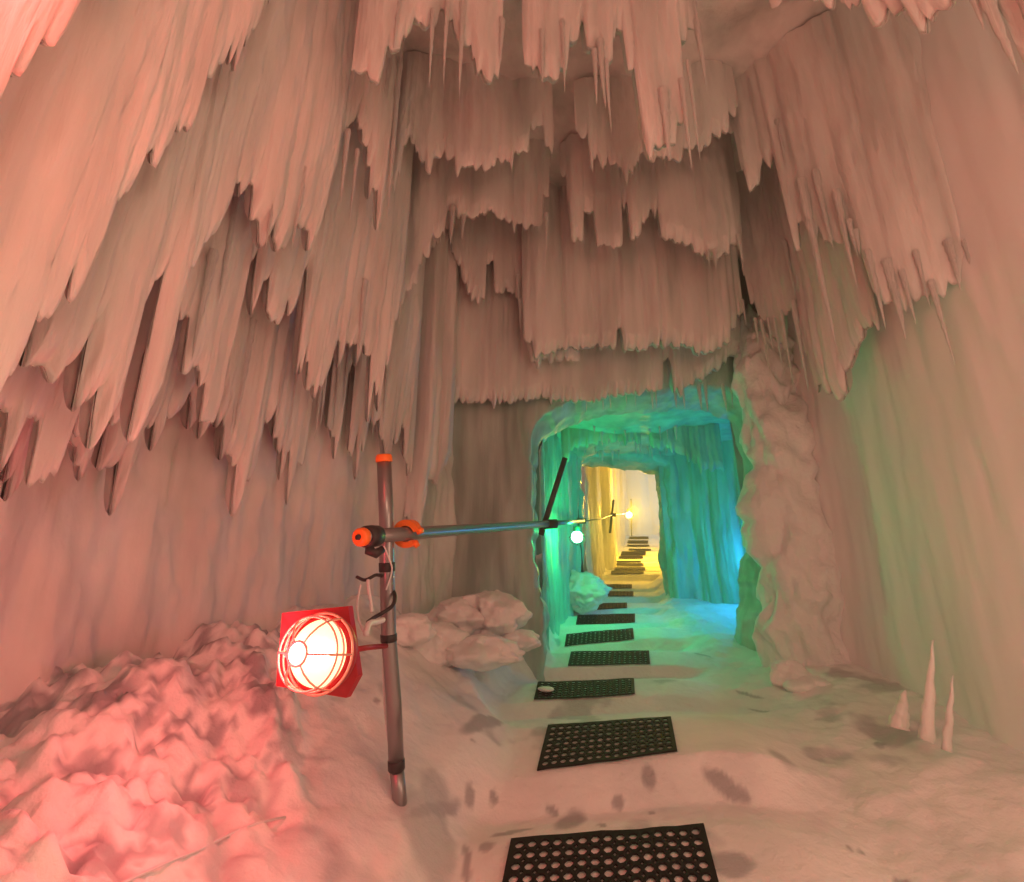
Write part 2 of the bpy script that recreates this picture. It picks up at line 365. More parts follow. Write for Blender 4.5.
def curtain(name, path, ztop, edge=None, zbot=None, side=1, thick=0.10, coarse=(0.14, 0.42), fine=(0.03, 0.09), jag=0.10,
            seed=1, m=None, full=False, full0=False, ds=0.014, nt=60, lean=0.0, rough=1.0, flare=0.0, srange=None, spike=0.3, amp=0.62, mid=(0.05, 0.15), gap=0.07, gaph=0.45):
    P = path if isinstance(path, Path) else Path(path)
    if edge:
        E = []
        for (u, v) in edge:
            h = P.hit(u, v)
            if h: E.append((float(np.clip(h[0], -0.6, P.L+0.6)), h[1]))
        E.sort(); E = np.array(E); s0, s1 = max(0, E[0, 0]), min(P.L, E[-1, 0])
    else: s0, s1 = 0, P.L; E = np.array([(0, zbot), (P.L, zbot)])
    if full: s1 = P.L
    if full0: s0 = 0.0
    s = np.arange(s0, s1, ds); ns = len(s)
    ic, tc_, wc, jc, _ = columns(s, *coarse, seed); ifn, tf, wf, jf, pf = columns(s, *fine, seed+100)
    im, tm, wm, jm, pm = columns(s, *mid, seed+50)
    zb = np.interp(s, E[:, 0], E[:, 1])
    if edge:
        zq = np.interp(s+(0.5-tm)*wm, E[:, 0], E[:, 1]); zf = np.interp(s+(0.5-tf)*wf, E[:, 0], E[:, 1])
        zb = 0.62*zq+0.38*zf                                   # strips end square, in steps
        zb = zb + jag*(0.5*jc+0.55*jm+0.3*jf) + 0.02*vn(s*30, 0, 0, seed)
        zb = zb + (pm > 1-gap)*(0.12+1.0*(pm-1+gap)/max(gap, 1e-3))*gaph
        n1 = pf < spike*0.45                                    # a few strands run on to a point
        zb = zb - n1*(jag*1.2+0.10)*(0.4+pf/max(spike, 1e-3))*(1-np.abs(2*tf-1))**1.1
        zb = zb + 0.5*wf*np.abs(2*tf-1)**3+0.25*wm*np.abs(2*tm-1)**3
    T = np.linspace(0, 1, nt)[:, None]
    T = 1-(1-T)**1.25
    zt = ztop
    Z = zt+(zb[None, :]-zt)*T
    drift = 0.05*vn(Z*0.8, s[None, :]*0.7, 0, seed+5)
    ss = np.clip(s[None, :]+drift, s0, s1)
    def prof(seed_, rng_):
        i, t, w, j, _ = columns(ss.ravel(), *rng_, seed_)
        return ((1-(2*t-1)**2).clip(0)**0.6*w*(0.75+0.5*j*0.5)).reshape(ss.shape)
    qv = 0.55+0.6*sst(-0.5, 0.7, fbm(ss*0.9, Z*0.35, 0, seed+31)); ridge = amp*qv*(0.40*prof(seed, coarse)+0.30*prof(seed+50, mid)+0.28*prof(seed+100, fine))+0.045*rough*fbm(ss*2.0, Z*0.5, 0, seed+9)
    ridge = ridge+0.010*rough*fbm(ss*18, Z*7.0, 0, seed+19, 3)
    if edge:
        dz = (Z-zb[None, :]); tp = np.sqrt(np.clip(dz/0.12, 0, 1)); tp = np.clip(tp, 0.06, 1)
        long = sst(0, 1.2, dz)
        front = (thick*0.5*(0.5+0.5*long)+ridge*(0.55+0.45*long))*tp; back = -(thick*0.5+0.4*ridge)*tp
    else:
        front = ridge; back = None
    se = np.minimum(s-s0, s1-s)
    if edge: endt = np.sqrt(np.clip(se/0.10, 0, 1))[None, :]; front = front*endt; back = back*endt
    x, y = P.pos(s); nx, ny = P.nrm(s); nx *= side; ny *= side
    front = front+flare*(1-T)**2
    def surf(off):
        return np.stack([x[None, :]+nx[None, :]*off, y[None, :]+ny[None, :]*off, Z], -1).reshape(-1, 3)
    V = surf(front); F = grid_faces(ns, nt)
    if back is not None:
        n0 = len(V); V = np.concatenate([V, surf(back+flare*(1-T)**2)]); F += grid_faces(ns, nt, off=n0, flip=True)
        e = (nt-1)*ns
        F += [(e+i, n0+e+i, n0+e+i+1, e+i+1) for i in range(ns-1)]
        F += [(j*ns, (j+1)*ns, n0+(j+1)*ns, n0+j*ns) for j in range(nt-1)]
        F += [(j*ns+ns-1, n0+j*ns+ns-1, n0+(j+1)*ns+ns-1, (j+1)*ns+ns-1) for j in range(nt-1)]
    return new_obj(name, V, F, m or ICE)

TOP = ZC+4.3
def wall(name, pts, zbot, ztop, seed, m=None, **k):
    return structure(curtain(name, pts, ztop, zbot=zbot, seed=seed, m=m, nt=k.pop('nt', 110), **k))
# near chamber
wall('wall_left', [(-2.08, -2.6), (-2.1, 0.5), (-2.08, 1.7), (-1.9, 2.85), (-1.55, 3.8), (-1.0, 4.75), (-0.6, 5.6)], -0.2, TOP+0.1, 3, m=FROST, side=1, ds=0.02, amp=0.28, rough=1.7)
wall('wall_right', [(3.05, 5.7), (3.0, 5.0), (2.95, 4.2), (2.75, 3.3), (2.75, 2.3), (2.85, -2.6)], -0.2, TOP+0.1, 9, m=SMOOTH, side=1, ds=0.03, rough=0.7, amp=0.10, coarse=(0.5, 1.1), fine=(0.16, 0.4), nt=50)

def arch_wall(name, Yw, outline, depth, xmin, xmax, zmin, zmax, seed, m, rag=0.03, zlow=-0.4):
    "a wall across the tunnel with a ragged opening whose reveal goes back by depth"
    pts = [at(u, v, Yw) for u, v in outline]; xs = [p.x for p in pts]; zs = [p.z for p in pts]
    xs = [xs[0]]+xs+[xs[-1]]; zs = [zlow]+zs+[zlow]
    d = np.concatenate([[0], np.cumsum(np.hypot(np.diff(xs), np.diff(zs)))]); n = 420
    s = np.linspace(0, d[-1], n); ox = np.interp(s, d, xs); oz = np.interp(s, d, zs)
    k = np.ones(9)/9
    ox = np.convolve(np.pad(ox, 4, 'edge'), k, 'valid'); oz = np.convolve(np.pad(oz, 4, 'edge'), k, 'valid')
    cx, cz = (min(xs)+max(xs))/2, (min(zs)*0.4+max(zs)*0.6)
    # outer boundary: project outwards to the rectangle
    dx, dz = ox-cx, oz-cz; fx = np.where(dx > 0, (xmax-cx)/np.maximum(dx, 1e-6), (xmin-cx)/np.minimum(dx, -1e-6)); fz = np.where(dz > 0, (zmax-cz)/np.maximum(dz, 1e-6), (zmin-cz)/np.minimum(dz, -1e-6))
    f = np.minimum(fx, fz); ex, ez = cx+dx*f, cz+dz*f
    tx, tz = np.gradient(ox), np.gradient(oz); l = np.hypot(tx, tz)+1e-9; nx, nz = -tz/l, tx/l      # points out of the opening
    rg = rag*1.3*fbm(s*3.1, 0, 0, seed)+rag*0.25*vn(s*14, 3, 0, seed+1)
    rows = []
    for a in np.linspace(0, 1, 26):              # reveal, back to front
        y = Yw+depth*(1-a); w = 0.05*fbm(s*1.7, y*2.2, 0, seed+4)+0.010*fbm(s*9, y*8, 0, seed+6)
        o_ = rg+w+0.05*math.sin(a*math.pi/2)**6
        rows.append(np.stack([ox+nx*o_*1, np.full(n, y), oz+nz*o_], -1))
    for a in np.linspace(0, 1, 46)[1:]:
        a2 = a**1.6; px, pz = ox+nx*(rg+0.05), oz+nz*(rg+0.05)
        X_ = px+(ex-px)*a2; Z_ = pz+(ez-pz)*a2
        y = Yw-0.10*math.sqrt(min(1, a*5))-0.06*fbm(X_*3, Z_*0.6, 0, seed+2)-0.010*fbm(X_*22, Z_*1.5, 0, seed+3)
        rows.append(np.stack([X_, y, Z_], -1))
    V = np.concatenate(rows)
    return structure(new_obj(name, V, grid_faces(n, len(rows)), m))
arch_wall('wall_front', 5.5, [(548, 660), (546, 600), (542, 545), (537, 500), (536, 455), (541, 432), (556, 412), (580, 402), (620, 398), (665, 394), (705, 392), (735, 396), (756, 405), (768, 440), (770, 480), (771, 530), (769, 575), (764, 620), (758, 660)],
          0.65, -1.7, 3.6, -0.2, TOP+0.1, 17, ICED)
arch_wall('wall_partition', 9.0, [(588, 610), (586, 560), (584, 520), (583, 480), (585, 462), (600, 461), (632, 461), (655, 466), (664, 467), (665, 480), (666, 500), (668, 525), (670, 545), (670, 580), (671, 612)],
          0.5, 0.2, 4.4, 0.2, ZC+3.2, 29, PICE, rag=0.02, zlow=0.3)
# middle passage
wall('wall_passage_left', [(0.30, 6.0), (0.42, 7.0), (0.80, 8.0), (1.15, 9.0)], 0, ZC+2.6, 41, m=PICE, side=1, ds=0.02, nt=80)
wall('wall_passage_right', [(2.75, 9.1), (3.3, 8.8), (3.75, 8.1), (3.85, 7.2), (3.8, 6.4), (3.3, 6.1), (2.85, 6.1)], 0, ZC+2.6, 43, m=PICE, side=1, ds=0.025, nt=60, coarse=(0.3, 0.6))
# upper chamber
wall('wall_upper_left', [(1.25, 9.5), (1.3, 10.6), (1.75, 12.2), (2.1, 13.2), (2.9, 15.6), (3.5, 18), (4.6, 21), (5.6, 25)], 0, ZC+7, 47, side=1, ds=0.04, nt=90, coarse=(0.5, 1.3), fine=(0.12, 0.3))
wall('wall_upper_right', [(8.5, 25.5), (8.2, 20), (6.8, 15.0), (4.6, 11.5), (3.2, 9.5)], 0, ZC+7, 53, m=SMOOTH, side=1, ds=0.05, nt=60, coarse=(0.5, 1.3))
wall('wall_upper_back', [(4.0, 22.9), (9.0, 23.3)], 0, ZC+8, 59, m=SMOOTH, side=1, ds=0.05, nt=60, coarse=(0.6, 1.4), rough=0.6)

def ceiling(name, x0, x1, y0, y1, z0, z1, seed, amp=0.1, st=0.06, m=None):
    xs = np.arange(x0, x1+st, st); ys = np.arange(y0, y1+st, st); X, Y = np.meshgrid(xs, ys)
    Z = z0+(z1-z0)*(Y-y0)/(y1-y0)+amp*fbm(X*1.5, Y*1.5, 0, seed)+amp*0.8*(cells(X*2.5, Y*2.5, 0, seed)-0.5)
    return structure(new_obj(name, np.stack([X, Y, Z], -1).reshape(-1, 3), grid_faces(len(xs), len(ys), flip=True), m or ICE))
ceiling('ceiling', -2.8, 4.0, -2.6, 6.0, TOP, TOP, 5)
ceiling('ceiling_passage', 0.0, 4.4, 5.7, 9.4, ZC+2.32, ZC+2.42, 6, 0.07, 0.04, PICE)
ceiling('ceiling_upper', 0.5, 10, 9.2, 26, ZC+4.5, ZC+8, 7)

# ---- hanging curtains, from the far lintel to the ones over the photographer
def hang(label, pts, edge, seed, group=None, **k):
    o = curtain('ice_curtain', pts, TOP+k.pop('dtop', 0.0), edge=edge, seed=seed, **k)
    return tag(o, label, 'ice curtain', group)
hang('broad pale ice curtain directly above the green tunnel mouth', [(-0.9, 5.05), (0.4, 5.25), (2.0, 5.25), (3.1, 5.1)],
     [(432, 395), (440, 404), (470, 402), (500, 404), (540, 401), (580, 403), (620, 396), (650, 392), (690, 388), (712, 372), (735, 356), (748, 340)], 101, thick=0.25, coarse=(0.3, 0.9), jag=0.035, spike=0.15, rough=0.6)
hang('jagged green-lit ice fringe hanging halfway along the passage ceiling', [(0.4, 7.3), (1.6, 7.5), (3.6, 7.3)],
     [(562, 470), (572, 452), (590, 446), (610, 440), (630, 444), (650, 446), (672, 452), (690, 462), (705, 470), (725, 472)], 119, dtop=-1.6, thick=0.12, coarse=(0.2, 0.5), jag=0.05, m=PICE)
hang('dim columned ice curtain left of the tunnel mouth, ending above the snow lumps', [(-1.2, 4.5), (-0.75, 4.85), (-0.2, 5.1)],
     [(402, 545), (412, 560), (425, 470), (434, 500), (442, 455), (452, 452)], 102, thick=0.2, jag=0.08, m=ICE)
hang('square-ended ice curtain behind the middle tier, left of centre', [(-1.3, 4.3), (-0.4, 4.75), (0.9, 4.9)],
     [(375, 400), (388, 345), (398, 330), (402, 295), (412, 300), (420, 262), (430, 262), (445, 225), (470, 300), (505, 290), (520, 300), (528, 360), (545, 362), (580, 362)], 103, coarse=(0.12, 0.35), jag=0.05, spike=0.2)
hang('wide block-ended ice curtain in the centre, above the lintel curtain', [(0.0, 4.6), (0.9, 4.7), (2.3, 4.6), (2.8, 4.3)],
     [(522, 280), (530, 360), (560, 350), (600, 347), (628, 352), (660, 348), (700, 352), (718, 352), (735, 335), (745, 300), (752, 250)], 104, thick=0.22, coarse=(0.25, 0.6), jag=0.03, spike=0.1, rough=0.7)
hang('second-tier ice curtain left of the dark notch in the centre', [(-1.2, 3.7), (-0.4, 3.95), (0.5, 4.0)],
     [(398, 330), (402, 300), (425, 258), (445, 222), (452, 212), (470, 222), (490, 213), (510, 222), (530, 225), (543, 222), (548, 190), (552, 170)], 105, coarse=(0.12, 0.4), jag=0.05, spike=0.2)
hang('second-tier ice curtain right of the dark notch in the centre', [(0.3, 4.0), (1.0, 4.0), (1.9, 3.9), (2.3, 3.7)],
     [(560, 165), (566, 190), (572, 240), (600, 245), (632, 247), (645, 222), (655, 205), (664, 240), (690, 245), (700, 256), (722, 262), (738, 243), (742, 200)], 106, coarse=(0.15, 0.45), jag=0.035, spike=0.2)
hang('third row ice curtain in the dim hollow left of the top centre', [(-1.0, 3.1), (-0.4, 3.3), (0.5, 3.35)],
     [(390, 200), (400, 130), (415, 150), (430, 170), (448, 155), (470, 175), (500, 160), (530, 150), (555, 140)], 116, coarse=(0.1, 0.3), jag=0.12)
hang('third row ice curtain in the dim hollow right of the top centre', [(0.5, 3.35), (1.1, 3.3), (1.9, 3.2)],
     [(575, 120), (590, 150), (625, 165), (655, 160), (680, 165), (705, 150), (725, 130), (740, 110)], 117, coarse=(0.1, 0.3), jag=0.12)
hang('highest front ice curtain, its pale ragged edge at the top left of centre', [(-0.9, 2.1), (-0.3, 2.35), (0.1, 2.45)],
     [(352, 60), (378, 90), (384, 40), (395, 60), (408, 15), (425, 30), (442, 10), (452, 30), (470, 60), (478, 78), (492, 80), (500, 45), (512, 5)], 107, coarse=(0.08, 0.22), jag=0.07, thick=0.12)
hang('highest front ice curtain, its long pale tongues at the top right of centre', [(0.0, 2.45), (0.6, 2.5), (1.25, 2.45)],
     [(522, 5), (528, 70), (545, 80), (560, 84), (572, 50), (580, 20), (590, 80), (600, 100), (612, 60), (622, 30), (632, 130), (645, 145), (670, 152), (682, 120), (686, 30), (700, 40), (715, 75), (722, 20), (730, 5)], 108, coarse=(0.07, 0.2), jag=0.05, thick=0.16, spike=0.3)
# left side
LP1 = [(-1.95, -1.0), (-1.98, 0.8), (-1.95, 1.8), (-1.75, 2.8), (-1.45, 3.6), (-1.0, 4.3), (-0.8, 4.6)]
hang('deepest brown ice curtain on the left wall, its long strips reaching near the post top', LP1,
     [(95, 470), (120, 450), (160, 455), (180, 420), (215, 440), (240, 450), (262, 430), (285, 450), (310, 440), (330, 445), (352, 440), (372, 445), (392, 450), (402, 420), (412, 470)], 109, full0=True, gap=0.16, gaph=1.2, coarse=(0.07, 0.24), mid=(0.03, 0.13), fine=(0.02, 0.06), ds=0.011, jag=0.24, spike=0.5)
LP2 = [(-1.8, -1.0), (-1.8, 0.9), (-1.72, 1.8), (-1.5, 2.6), (-1.15, 3.3), (-0.7, 3.8)]
hang('middle brown ice curtain on the left wall with square-cut ends', LP2,
     [(58, 430), (75, 380), (95, 400), (112, 440), (135, 450), (152, 380), (172, 330), (190, 380), (212, 400), (236, 330), (250, 250), (262, 245), (275, 330), (295, 340), (320, 360), (345, 350), (362, 345), (380, 360), (392, 330), (402, 300)], 110, full0=True, gap=0.15, gaph=1.1, coarse=(0.09, 0.26), mid=(0.03, 0.12), fine=(0.015, 0.05), ds=0.010, jag=0.22)
LP3 = [(-1.62, -1.0), (-1.62, 0.8), (-1.5, 1.5), (-1.3, 2.2), (-0.95, 2.8), (-0.5, 3.1)]
hang('reddish ice curtain on the left wall, ending in steps above the middle one', LP3,
     [(20, 380), (40, 340), (62, 345), (80, 350), (105, 420), (130, 440), (150, 300), (172, 235), (200, 230), (212, 240), (235, 175), (250, 190), (268, 250), (300, 245), (312, 230), (325, 190), (338, 125), (355, 120), (362, 140), (378, 210), (390, 190), (395, 150)], 111, full0=True, gap=0.13, gaph=0.8, coarse=(0.08, 0.24), mid=(0.03, 0.10), fine=(0.012, 0.04), ds=0.009, jag=0.18)
LP4 = [(-1.42, -1.0), (-1.42, 0.6), (-1.3, 1.2), (-1.1, 1.75), (-0.7, 2.2)]
hang('bright pink ice curtain close by at the far left, frosted at its edge', LP4,
     [(-60, 420), (-20, 400), (10, 360), (25, 330), (40, 320), (62, 340), (75, 250), (95, 230), (118, 220), (132, 180), (160, 140), (175, 100), (190, 115), (215, 60), (240, 40), (262, 10), (280, -40)], 112, full0=True, coarse=(0.06, 0.2), mid=(0.025, 0.08), fine=(0.01, 0.03), ds=0.008, jag=0.10, thick=0.08)
hang('nearest pale pink ice mass in the top left corner', [(-1.2, -0.6), (-1.15, 0.5), (-1.0, 0.95), (-0.7, 1.25)],
     [(-90, 180), (-40, 150), (0, 115), (20, 75), (35, 55), (44, 20), (60, 18), (75, 8), (92, -25), (120, -60)], 113, full0=True, ds=0.008, mid=(0.03, 0.08), fine=(0.01, 0.03), coarse=(0.08, 0.2), jag=0.02, spike=0.1, thick=0.2)
# right side
RP1 = [(2.1, 4.6), (2.45, 4.3), (2.6, 3.6), (2.55, 2.8)]
hang('dim ice curtain in the hollow right of centre, above the snow pillar', RP1,
     [(738, 240), (746, 290), (752, 318), (768, 322), (785, 318), (792, 372), (800, 310), (815, 380), (830, 395), (842, 400), (850, 370), (862, 330), (880, 330)], 114, coarse=(0.07, 0.22), jag=0.05)
RP2 = [(1.55, 3.6), (1.95, 3.4), (2.3, 3.0), (2.5, 2.8), (2.62, 2.68), (2.95, 2.45)]
hang('broad tan ice curtain on the right, ending in beaded strands', RP2,
     [(728, 130), (742, 160), (752, 195), (762, 160), (772, 160), (785, 200), (795, 220), (806, 300), (812, 230), (822, 240), (838, 270), (848, 215), (858, 225), (870, 250), (884, 320), (892, 330), (905, 290), (918, 300), (930, 292), (945, 290), (960, 280)], 115, full=True, coarse=(0.10, 0.3), jag=0.05)
RP3 = [(1.25, 2.4), (1.5, 2.1), (1.75, 1.6), (1.9, 1.0), (1.95, 0.2)]
hang('nearest tan ice curtain along the top right edge', RP3,
     [(760, -20), (790, 20), (830, 5), (880, 10), (930, 20), (960, 20), (1000, 30), (1030, 60), (1080, 80)], 118, coarse=(0.10, 0.3), jag=0.06)

# ------------------------------------------------------------------ individual icicles
def icicle_mesh(seed):
    rg = random.Random(seed); nr, n = 22, 10; V = []; ph = [rg.uniform(0, 6) for _ in range(6)]
    for j in range(nr):
        t = j/(nr-1); z = -t
        r = (1-t)**0.75*(1+0.13*math.sin(t*38+ph[0])+0.08*math.sin(t*71+ph[1]))+0.04
        ox = 0.25*math.sin(t*3+ph[2])*t; oy = 0.25*math.sin(t*2.4+ph[3])*t
        for k in range(n):
            a = 2*math.pi*k/n; q = r*(1+0.16*math.sin(2*a+ph[4])+0.08*math.sin(3*a+ph[5]+t*4)); V.append((ox+q*math.cos(a), oy+q*math.sin(a), z))
    F = grid_faces(n, nr, True, 0, True)+[tuple(range(n))]+[tuple(range(nr*n-1, (nr-1)*n-1, -1))]
    me = bpy.data.meshes.new('icicle'); me.from_pydata(V, [], F); me.materials.append(ICE); me.polygons.foreach_set('use_smooth', [True]*len(me.polygons)); return me
IM = [icicle_mesh(i) for i in range(7)]
def icicle(top, length, r, i, label, group):
    o = bpy.data.objects.new('icicle', IM[i % 7]); COL.objects.link(o); o.location = top; o.scale = (r, r, length); o.rotation_euler = (0, 0, i*1.7)
    return tag(o, label, 'icicle', group)
ROWS = {
 'front': (2.42, 'pointed pale icicle in the top row of the front curtain', 'icicles of the highest front curtain',
           [(400, -20, 50, 8), (462, -10, 95, 7), (446, 0, 85, 6), (432, 10, 85, 5), (598, 40, 108, 7), (604, 60, 132, 5), (592, 50, 105, 6), (560, 20, 92, 6), (678, 80, 170, 6), (684, 60, 160, 4), (715, 20, 86, 8), (722, 30, 48, 6), (738, -20, 50, 6), (500, 20, 62, 6), (540, 30, 86, 6), (660, 90, 160, 10)]),
 'left': (3.1, 'slender icicle hanging in front of the left wall', 'icicles along the left wall',
          [(385, 60, 115, 6), (396, 60, 220, 7), (342, 130, 205, 6), (352, 150, 225, 5), (300, 150, 250, 7), (270, 170, 250, 6), (232, 180, 300, 9), (205, 250, 360, 8), (282, 330, 440, 6), (310, 330, 410, 6), (325, 330, 425, 7), (338, 330, 430, 6), (347, 320, 412, 6), (360, 280, 350, 6), (376, 330, 440, 5), (386, 330, 425, 5), (262, 290, 400, 8), (245, 320, 430, 7), (295, 340, 420, 5), (318, 360, 442, 5)]),
 'hollow': (4.35, 'thin icicle hanging in the hollow above the snow pillar', 'icicles above the snow pillar',
            [(765, 320, 375, 3.5), (772, 318, 350, 3), (779, 318, 370, 3), (758, 318, 348, 3), (790, 240, 300, 4), (798, 300, 392, 5), (745, 300, 325, 3), (786, 310, 392, 4)]),
 'right': (3.0, 'long icicle hanging along the broad right curtain', 'icicles along the right curtain',
           [(803, 180, 325, 8), (812, 220, 350, 6), (817, 170, 250, 6), (837, 190, 290, 8), (779, 120, 165, 5), (850, 220, 258, 6), (868, 250, 330, 6), (887, 260, 340, 7), (896, 290, 325, 5), (902, 270, 325, 5), (915, 250, 308, 5), (930, 280, 365, 6), (945, 240, 290, 7), (962, 240, 330, 6), (856, 230, 255, 5)]),
 'corner': (1.75, 'thick icicle crossing the top right corner', 'icicles in the top right corner',
            [(975, -60, 75, 14), (1012, -60, 120, 15), (962, -60, 30, 12)]),
 'beam': (5.0, 'short stubby icicle under the second tier in the centre', 'icicles under the second tier',
          [(452, 205, 245, 6), (463, 215, 240, 5), (528, 270, 312, 6), (518, 275, 305, 5), (546, 215, 250, 6), (738, 235, 262, 6), (712, 250, 268, 6), (706, 250, 266, 4), (736, 250, 300, 5), (520, 300, 330, 4)]),
}
ii = 0
ORD = ['leftmost', 'second', 'third', 'fourth', 'fifth', 'sixth', 'seventh', 'eighth', 'ninth', 'tenth', 'eleventh', 'twelfth', 'thirteenth', 'fourteenth', 'fifteenth', 'sixteenth', 'seventeenth', 'eighteenth', 'nineteenth', 'twentieth', 'twenty-first', 'twenty-second']
PLACE = {'front': 'hanging from the highest front curtain', 'left': 'hanging before the left wall', 'hollow': 'hanging above the snow pillar', 'right': 'along the broad right curtain', 'corner': 'crossing the top right corner', 'beam': 'under the second tier in the centre'}
def order_label(n, total, word, place):
    w = ORD[n] if n == 0 else ('rightmost' if n == total-1 else ORD[n]+' from left')
    return f'{word} icicle, {w} of those {place}'
IPATH = {'front': lambda u, v: (Path([(-0.9, 2.1), (-0.3, 2.35), (0.1, 2.45), (0.6, 2.5), (1.25, 2.45)]), 1),
         'left': lambda u, v: (Path(LP1 if v > 395 else LP2 if v > 290 else LP3), 1),
         'hollow': lambda u, v: (Path(RP1), 1), 'right': lambda u, v: (Path(RP2), 1), 'corner': lambda u, v: (Path(RP3), 1),
         'beam': lambda u, v: (Path([(-1.2, 3.7), (-0.4, 3.95), (0.5, 4.0), (1.9, 3.9), (2.3, 3.7)] if v < 270 else [(-1.3, 4.3), (-0.4, 4.75), (0.9, 4.7), (2.3, 4.6)]), 1)}
for key, (Y, lab, grp, L) in ROWS.items():
    L = sorted(L, key=lambda q: q[0])
    for n_, (u, v0, v1, wpx) in enumerate(L):
        lab = order_label(n_, len(L), 'long' if v1-v0 > 95 else 'short' if v1-v0 < 50 else 'slender', PLACE[key])
        pth, sd = IPATH[key](u, v1)
        h = pth.hit(u, v0)
        if h is None: continue
        x_, y_ = pth.pos(h[0]); nx_, ny_ = pth.nrm(h[0]); x_ += nx_*0.06; y_ += ny_*0.06
        if y_ < 0.3: continue
        a = at(u, v0, float(y_)); b = at(u, v1, float(y_)); d = (y_*CP+(a.z-ZC)*SP)
        icicle((float(x_), float(y_), a.z), a.z-b.z, wpx*0.5*d/FOC, ii, lab, grp); ii += 1
# short icicles along the green passage ceiling
rg = random.Random(5)
for k in range(34):
    u = 578+rg.random()*120; Yi = rg.uniform(7.0, 8.7)
    x = at(u, 460, Yi).x; ln = rg.uniform(0.08, 0.26)
    icicle((x, Yi, ZC+2.42), ln+0.08, rg.uniform(0.015, 0.035), ii, 'short icicle under the green-lit passage ceiling', 'icicles of the green passage'); ii += 1
for k in range(22):
    if k % 3 == 1: continue
    u = 560+k*8.2+rg.uniform(-2.5, 2.5); p = at(u, 400, 5.42)
    icicle((p.x, 5.42, p.z+0.25), 0.25+rg.uniform(0.06, 0.16), rg.uniform(0.014, 0.028), ii, order_label(k-(k+1)//3, 15, 'short', 'fringing the rim of the green tunnel mouth'), 'icicles on the tunnel rim'); ii += 1

# ------------------------------------------------------------------ packed snow pillar and lumps
def blob(name, centre, size, seed, f=1.0, amp=0.3, n=64, m=RUBBLE, power=1.0, cellf=4.0):
    th = np.linspace(0, 2*np.pi, n, endpoint=False)[None, :]; ph = np.linspace(0.0, np.pi, n//2)[:, None]
    x = np.sin(ph)**power*np.cos(th); y = np.sin(ph)**power*np.sin(th); z = np.cos(ph)+0*th
    X, Y_, Z = x*size[0], y*size[1], z*size[2]
    q = 1+amp*fbm(X*3*f+seed, Y_*3*f, Z*3*f, seed); c = ((0.6-cells(X*cellf+seed, Y_*cellf, Z*cellf, seed+3))*1.3+0.45*(0.6-cells(X*cellf*2.3, Y_*cellf*2.3, Z*cellf*2.3, seed+4)))*amp*(np.sin(ph)**0.5)
    R = np.minimum(size[0], size[1])
    X, Y_ = X*q+x*c*R*1.2, Y_*q+y*c*R*1.2; Z = Z*(1+0.3*amp*fbm(x*2, y*2, z*2, seed+7))
    V = np.stack([X+centre[0], Y_+centre[1], Z+centre[2]], -1).reshape(-1, 3)
    return new_obj(name, V, grid_faces(n, n//2, True, flip=True), m)
tag(blob('packed_snow_pillar', (2.80, 5.04, 1.95), (0.31, 0.28, 2.3), 5, f=1.0, amp=0.36, n=200, power=0.4, cellf=5.0), 'tall lumpy pillar of packed snow right of the green tunnel mouth', 'snow pillar')
lumps = [((435, 640), 4.3, (0.20, 0.16, 0.19), 'squat snow lump against the left bank, nearest the scaffold post'),
         ((462, 612), 4.75, (0.22, 0.2, 0.18), 'flattened snow lump behind the squat one, left of the steps'),
         ((492, 610), 4.7, (0.26, 0.2, 0.21), 'largest rounded snow lump left of the steps'),
         ((520, 634), 4.6, (0.14, 0.12, 0.09), 'small snow lump beside the tunnel mouth on the left'),
         ((478, 645), 4.3, (0.26, 0.18, 0.13), 'low snow lump in front of the largest one'),
         ((412, 622), 4.0, (0.13, 0.12, 0.12), 'snow lump just right of the scaffold post'),
         ((582, 588), 8.5, (0.27, 0.25, 0.33), 'icy green-lit snow lump under the green lamp'),
         ((787, 668), 4.55, (0.12, 0.1, 0.12), 'angular snow lump at the foot of the snow pillar'),
         ((812, 680), 4.4, (0.14, 0.1, 0.08), 'crusty snow lump right of the snow pillar foot'),
         ((848, 690), 4.2, (0.15, 0.1, 0.09), 'pale snow lump at the base of the smooth right wall')]
for i, ((u, v), Y, sz, lab) in enumerate(lumps):
    p = at(u, v, Y)-Vector((0, 0, 0.05)); tag(blob('snow_lump', p, sz, 200+i, f=2.2, amp=0.45, n=90, cellf=8), lab, 'snow lump')
# translucent ice stubs standing at the foot of the right wall
for i, (u, v0, v1, Y, r, lab) in enumerate([(933, 640, 735, 2.95, 0.035, 'tall frosted ice stub at the foot of the right wall'), (953, 675, 745, 2.85, 0.022, 'short thin ice stub beside the tall one, right wall'),
                                          (905, 690, 722, 3.1, 0.05, 'low squat ice stub at the foot of the right wall')]):
    a = at(u, v0, Y); b = at(u-7, v1+6, Y); mb = MB(); N = 14
    mb.tube([b.lerp(a, k/N)+Vector((0.003*math.sin(k*1.3+i), 0, 0)) for k in range(N+1)], [r*(1-0.9*(k/N)**1.4)*(1+0.08*math.sin(k*2.1+i)) for k in range(N+1)], 12)
    tag(mb.build('ice_stub', ICE), lab, 'ice stub')

